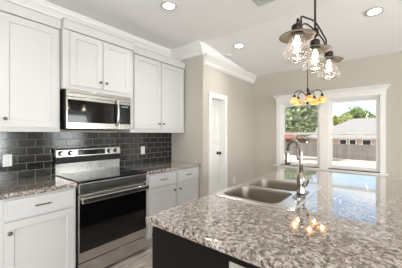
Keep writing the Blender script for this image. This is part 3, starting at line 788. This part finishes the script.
# ------------------------------------------------------------------ island pendant fixture
PX, PY, PZ = 2.43, 1.68, 1.985      # cap-top height
u = Vector((.095, 1, 0)).normalized()
pend = thing('island_chandelier', 'bronze three-light linear pendant with clear glass shades over the island', 'pendant light', (PX, PY, CH))
C0 = Vector((PX, PY, 0))
bm = bmesh.new(); lathe(bm, [(.065, -.0005), (.065, -.018), (.05, -.028), (.012, -.034)], (PX, PY, CH), 24, cap0=True, cap1=True); obj('canopy', bm, M['bronze'], pend, smooth=True)
bm = bmesh.new(); tube(bm, [(PX, PY, CH - .03), (PX, PY, 2.03)], .0065, 10); lathe(bm, [(.009, 0), (.014, .004), (.014, .03), (.009, .034)], (PX, PY, 2.30), 12, cap0=True, cap1=True); obj('rod', bm, M['bronze'], pend, smooth=True)
bm = bmesh.new(); lathe(bm, [(.006, .035), (.02, .028), (.024, .0), (.02, -.02), (.006, -.028)], (PX, PY, 2.030), 16, cap0=True, cap1=True); obj('hub', bm, M['bronze'], pend, smooth=True)
SP = .304
for s in (-1, 1):
    bm = bmesh.new()
    P = lambda t_, z: C0 + u * (s * t_) + Vector((0, 0, z))
    tube(bm, curve_pts([P(.0, 2.108), P(.08, 2.094), P(.17, 2.072), P(.225, 2.06), P(.243, 2.045), P(.240, 2.02), P(.252, 2.002), P(.268, 2.01), P(.285, 2.022), P(SP - .005, 2.014), P(SP, PZ)], 5), .0055, 8)
    tube(bm, curve_pts([P(.0, 2.05), P(.08, 2.045), P(.17, 2.035), P(.225, 2.01), P(.25, 2.0)], 5), .005, 8)
    obj('arm', bm, M['bronze'], pend, smooth=True)
bm = bmesh.new(); tube(bm, [(PX, PY, 2.01), (PX, PY, PZ)], .0055, 8); obj('stem', bm, M['bronze'], pend)
def pendant(c):
    x, y = c
    bm = bmesh.new()
    lathe(bm, [(.006, 0), (.024, -.002), (.030, -.008), (.031, -.030), (.027, -.034), (.031, -.038), (.031, -.062), (.026, -.066)], (x, y, PZ), 20, cap0=True, cap1=True)
    s = obj('socket_cap', bm, M['bronze'], pend, smooth=True)
    bm = bmesh.new()
    pr = [(.032, -.046), (.05, -.052), (.08, -.060), (.097, -.068), (.099, -.072), (.097, -.0735), (.08, -.0655), (.05, -.057), (.032, -.051)]
    lathe(bm, pr, (x, y, PZ), 36); obj('shade', bm, M['shade_in'], s, smooth=True)
    bm = bmesh.new()
    pr = [(.034, -.056), (.040, -.072), (.047, -.095), (.055, -.120), (.066, -.145), (.077, -.163), (.080, -.178), (.077, -.194), (.068, -.203), (.0665, -.2015), (.0755, -.193), (.0785, -.178), (.0755, -.164), (.0645, -.146), (.0535, -.121), (.0455, -.096), (.0385, -.073), (.0325, -.057)]
    lathe(bm, pr, (x, y, PZ), 32); obj('glass_globe', bm, M['seeded'], s, smooth=True)
    bm = bmesh.new(); lathe(bm, [(.011, -.064), (.012, -.076), (.018, -.092), (.0215, -.106), (.018, -.122), (.009, -.133), (.002, -.136)], (x, y, PZ), 18, cap1=True); obj('bulb', bm, M['filament'], s, smooth=True)
    point('lamp', (x, y, PZ - .165), 1.0, (1, .88, .72), .025, pend)
for s in (-1, 0, 1):
    c = C0 + u * (s * SP); pendant((c.x, c.y))

# ------------------------------------------------------------------ dining chandelier
QX, QY, QZ = 1.905, 3.60, 1.90
QC = cz(QY + .06) - .0005
ch = thing('dining_chandelier', 'small five-arm bronze chandelier with amber glass shades before the left window', 'chandelier', (QX, QY, QC))
bm = bmesh.new(); lathe(bm, [(.06, -.0005), (.058, -.015), (.03, -.03), (.01, -.034)], (QX, QY, QC), 20, cap0=True, cap1=True); obj('canopy', bm, M['bronze'], ch, smooth=True)
bm = bmesh.new(); tube(bm, [(QX, QY, QC - .03), (QX, QY, 2.02)], .0055, 8); obj('rod', bm, M['bronze'], ch)
bm = bmesh.new(); lathe(bm, [(.006, .13), (.012, .12), (.011, .04), (.02, .02), (.024, -.0), (.014, -.03), (.011, -.06), (.02, -.085), (.014, -.105), (.003, -.12)], (QX, QY, QZ), 16, cap0=True, cap1=True); obj('column', bm, M['bronze'], ch, smooth=True)
for k in range(5):
    a = R(72 * k + 3); d = Vector((math.cos(a), math.sin(a), 0)); P = lambda r, z: Vector((QX, QY, QZ)) + d * r + Vector((0, 0, z))
    bm = bmesh.new(); tube(bm, curve_pts([P(.015, .0), P(.045, .04), (P(.10, .085)), P(.148, .085), P(.182, .055), P(.192, .02)], 5), .005, 8)
    arm = obj('arm', bm, M['bronze'], ch, smooth=True)
    e = P(.192, 0); bm = bmesh.new(); lathe(bm, [(.006, .03), (.016, .02), (.02, .004), (.022, -.012)], tuple(e), 14, cap0=True, cap1=True); obj('socket', bm, M['bronze'], arm, smooth=True)
    bm = bmesh.new(); lathe(bm, [(.018, -.008), (.030, -.014), (.044, -.034), (.054, -.060), (.066, -.092), (.0645, -.092), (.052, -.060), (.042, -.034), (.028, -.016)], tuple(e), 20); obj('shade', bm, M['amber'], arm, smooth=True)
    point('lamp', (e.x, e.y, e.z - .09), .5, (1, .74, .45), .02, ch)

# ------------------------------------------------------------------ outside
bm = bmesh.new()
vs_ = [bm.verts.new(p) for p in ((-40, YW + .16, -.35), (40, YW + .16, -.35), (-60, 27, -1.07), (60, 27, -1.07), (-120, 140, -1.5), (120, 140, -1.5))]
bm.faces.new((vs_[0], vs_[1], vs_[3], vs_[2])); bm.faces.new((vs_[2], vs_[3], vs_[5], vs_[4]))
for q in (((XR + .16, -40), (60, -40), (60, YW + .16), (XR + .16, YW + .16)), ((-40, -40), (XR + .16, -40), (XR + .16, YB - .16), (-40, YB - .16))): bm.faces.new([bm.verts.new((*p, -.35)) for p in q])
g = struct('ground_outside', bm, M['ground'])

def gz(y): return -.35 - .72 * max(0, min(1, (y - YW - .16) / (27 - YW - .16)))
# fence: boards are surface pattern of the panel, posts behind
fn = thing('board_fence', 'weathered grey vertical board fence across the back yard', 'fence', (5, 24, gz(24)))
A = Vector((-8.5, 27.5)); Bp = Vector((17, 20.5)); dv = (Bp - A); Ln = dv.length; dv.normalize(); nv = Vector((-dv.y, dv.x))
bm = bmesh.new(); n = int(Ln / .15)
for k in range(n):
    p = A + dv * (k * .15); q = p + dv * .14; z = gz(p.y) - .02; h = 1.44 + random.uniform(-.02, .02); off = nv * .02
    v = [bm.verts.new((a.x, a.y, zz)) for zz in (z, z + h) for a in (p, q, q + off, p + off)]
    for f in ((0, 1, 2, 3), (4, 5, 6, 7), (0, 1, 5, 4), (1, 2, 6, 5), (2, 3, 7, 6), (3, 0, 4, 7)): bm.faces.new([v[i] for i in f])
obj('board_panel', bm, M['fence'], fn)
for hh in (.3, 1.15):
    bm = bmesh.new(); p = A + nv * .045; q = Bp + nv * .045
    tube(bm, [(p.x, p.y, gz(p.y) + hh), (q.x, q.y, gz(q.y) + hh)], .03, 4); obj('rail', bm, M['fence'], fn)

def house(name, label, cx, cy, wx, wy, h, rise, wallm, roofm, wins, z0=-1.45, rot=0):
    t = thing(name, label, 'house', (cx, cy, z0))
    Rm = Matrix.Translation((cx, cy, z0)) @ Matrix.Rotation(rot, 4, 'Z')
    bm = B(-wx / 2, wx / 2, -wy / 2, wy / 2, 0, h); bm.transform(Rm); obj('wall', bm, wallm, t)
    e = .5; bm = bmesh.new(); X, Y = wx / 2 + e, wy / 2 + e; rl = max(.2, X - Y)
    v = [bm.verts.new(p) for p in ((-X, -Y, h - .1), (X, -Y, h - .1), (X, Y, h - .1), (-X, Y, h - .1), (-rl, 0, h + rise), (rl, 0, h + rise))]
    v2 = [bm.verts.new(p) for p in ((-X, -Y, h - .28), (X, -Y, h - .28), (X, Y, h - .28), (-X, Y, h - .28))]
    for f in ((0, 1, 5, 4), (1, 2, 5), (2, 3, 4, 5), (3, 0, 4)): bm.faces.new([v[i] for i in f])
    for k in range(4): bm.faces.new((v2[k], v2[(k + 1) % 4], v[(k + 1) % 4], v[k]))
    bm.faces.new(v2); bm.transform(Rm); obj('roof', bm, roofm, t)
    for (a, b, z1, z2) in wins:
        bm = B(a, b, -wy / 2 - .04, -wy / 2 - .002, z1, z2); bm.transform(Rm)
        w_ = obj('window', bm, M['vinyl'], t)
        bm = B(a + .08, b - .08, -wy / 2 - .05, -wy / 2 - .0405, z1 + .08, z2 - .08); bm.transform(Rm); obj('pane', bm, M['winglass'], w_)
    return t
house('neighbour_house', 'neighbouring house with broad grey hip roof beyond the fence, in the right window', 1.5, 41, 15, 10, 2.4, 2.7, M['siding'], M['roof'],
      [(-3.6, -2.75, .9, 2.1), (-2.5, -1.7, .9, 2.1), (-1.1, -.1, .9, 2.1), (2.2, 3.4, .9, 2.1)])
house('brick_house', 'brown brick house with reddish roof beyond the fence, in the left window', -11.6, 40, 6.4, 8, 2.25, .75, M['brick'], M['roof_red'],
      [(-.6, .2, .9, 1.9), (1.2, 2.3, .9, 1.9)])

def tree(label, x, y, h, r, lm, seed, dens=1500, trunk=.2, group='trees beyond the fence', low=.35):
    rnd = random.Random(seed); z0 = gz(y) - .15 if y < 27 else -1.5
    t = thing('tree', label, 'tree', (x, y, z0), group)
    bm = bmesh.new(); top = h * .75
    tube(bm, curve_pts([(x, y, z0), (x + rnd.uniform(-.2, .2), y, z0 + top * .4), (x + rnd.uniform(-.4, .4), y, z0 + top)], 4), [trunk * (1 - .75 * i / 8) for i in range(9)], 8)
    blobs = []
    for k in range(11):
        a = rnd.uniform(0, 6.28); rr_ = rnd.uniform(.2, .75) * r; zz = z0 + h * rnd.uniform(low + .1, .9)
        c = Vector((x + math.cos(a) * rr_, y + math.sin(a) * rr_, zz)); blobs.append((c, r * rnd.uniform(.35, .6)))
        tube(bm, [(x, y, z0 + h * low + (zz - z0 - h * low) * .4), tuple(c)], [trunk * .35, trunk * .1], 5)
    obj('trunk', bm, M['bark'], t, smooth=True)
    bm = bmesh.new()
    for k in range(dens):
        c, br = blobs[k % len(blobs)]
        d = Vector((rnd.gauss(0, 1), rnd.gauss(0, 1), rnd.gauss(0, .8))).normalized() * br * rnd.uniform(.55, 1.05)
        p = c + d; s = r * rnd.uniform(.04, .085); a = Vector((rnd.gauss(0, 1), rnd.gauss(0, 1), rnd.gauss(0, 1))).normalized(); b = a.orthogonal().normalized(); b.rotate(Matrix.Rotation(rnd.uniform(0, 6.28), 3, a))
        c2 = a.cross(b)
        bm.faces.new([bm.verts.new(p + b * s * i + c2 * s * j + a * s * .25 * (i * j)) for i, j in ((-1, -.6), (0, -1), (1, -.4), (.9, .7), (-.2, 1), (-1, .5))])
    obj('foliage', bm, lm, t)
    return t
tree('leafy tree with a slim trunk filling the middle of the left window', -2.9, 20, 5.6, 1.75, M['leaf_dull'], 1, 2500, .09, low=.42)
tree('green tree between the fence and the brick house in the left window', -8.6, 30.5, 7.5, 2.6, M['leaf'], 3, 2600, .16, low=.5)
tree('dark green tree behind the roofs at the right of the left window', -9.8, 52, 9.5, 2.6, M['leaf_dull'], 4, 3200, .25, low=.1)
tree('pale yellow-green bushy tree behind the left slope of the grey roof', -4.0, 49.5, 6.6, 2.2, M['leaf_light'], 5, 2800, .2, low=.1)
tree('wide green tree behind the middle of the grey roof', -1.2, 56, 8.0, 3.1, M['leaf'], 6, 3600, .3, low=.1)
tree('tall airy green tree behind the right end of the grey roof', 5.0, 56, 10.2, 3.3, M['leaf_dull'], 7, 2400, .3, low=.1)
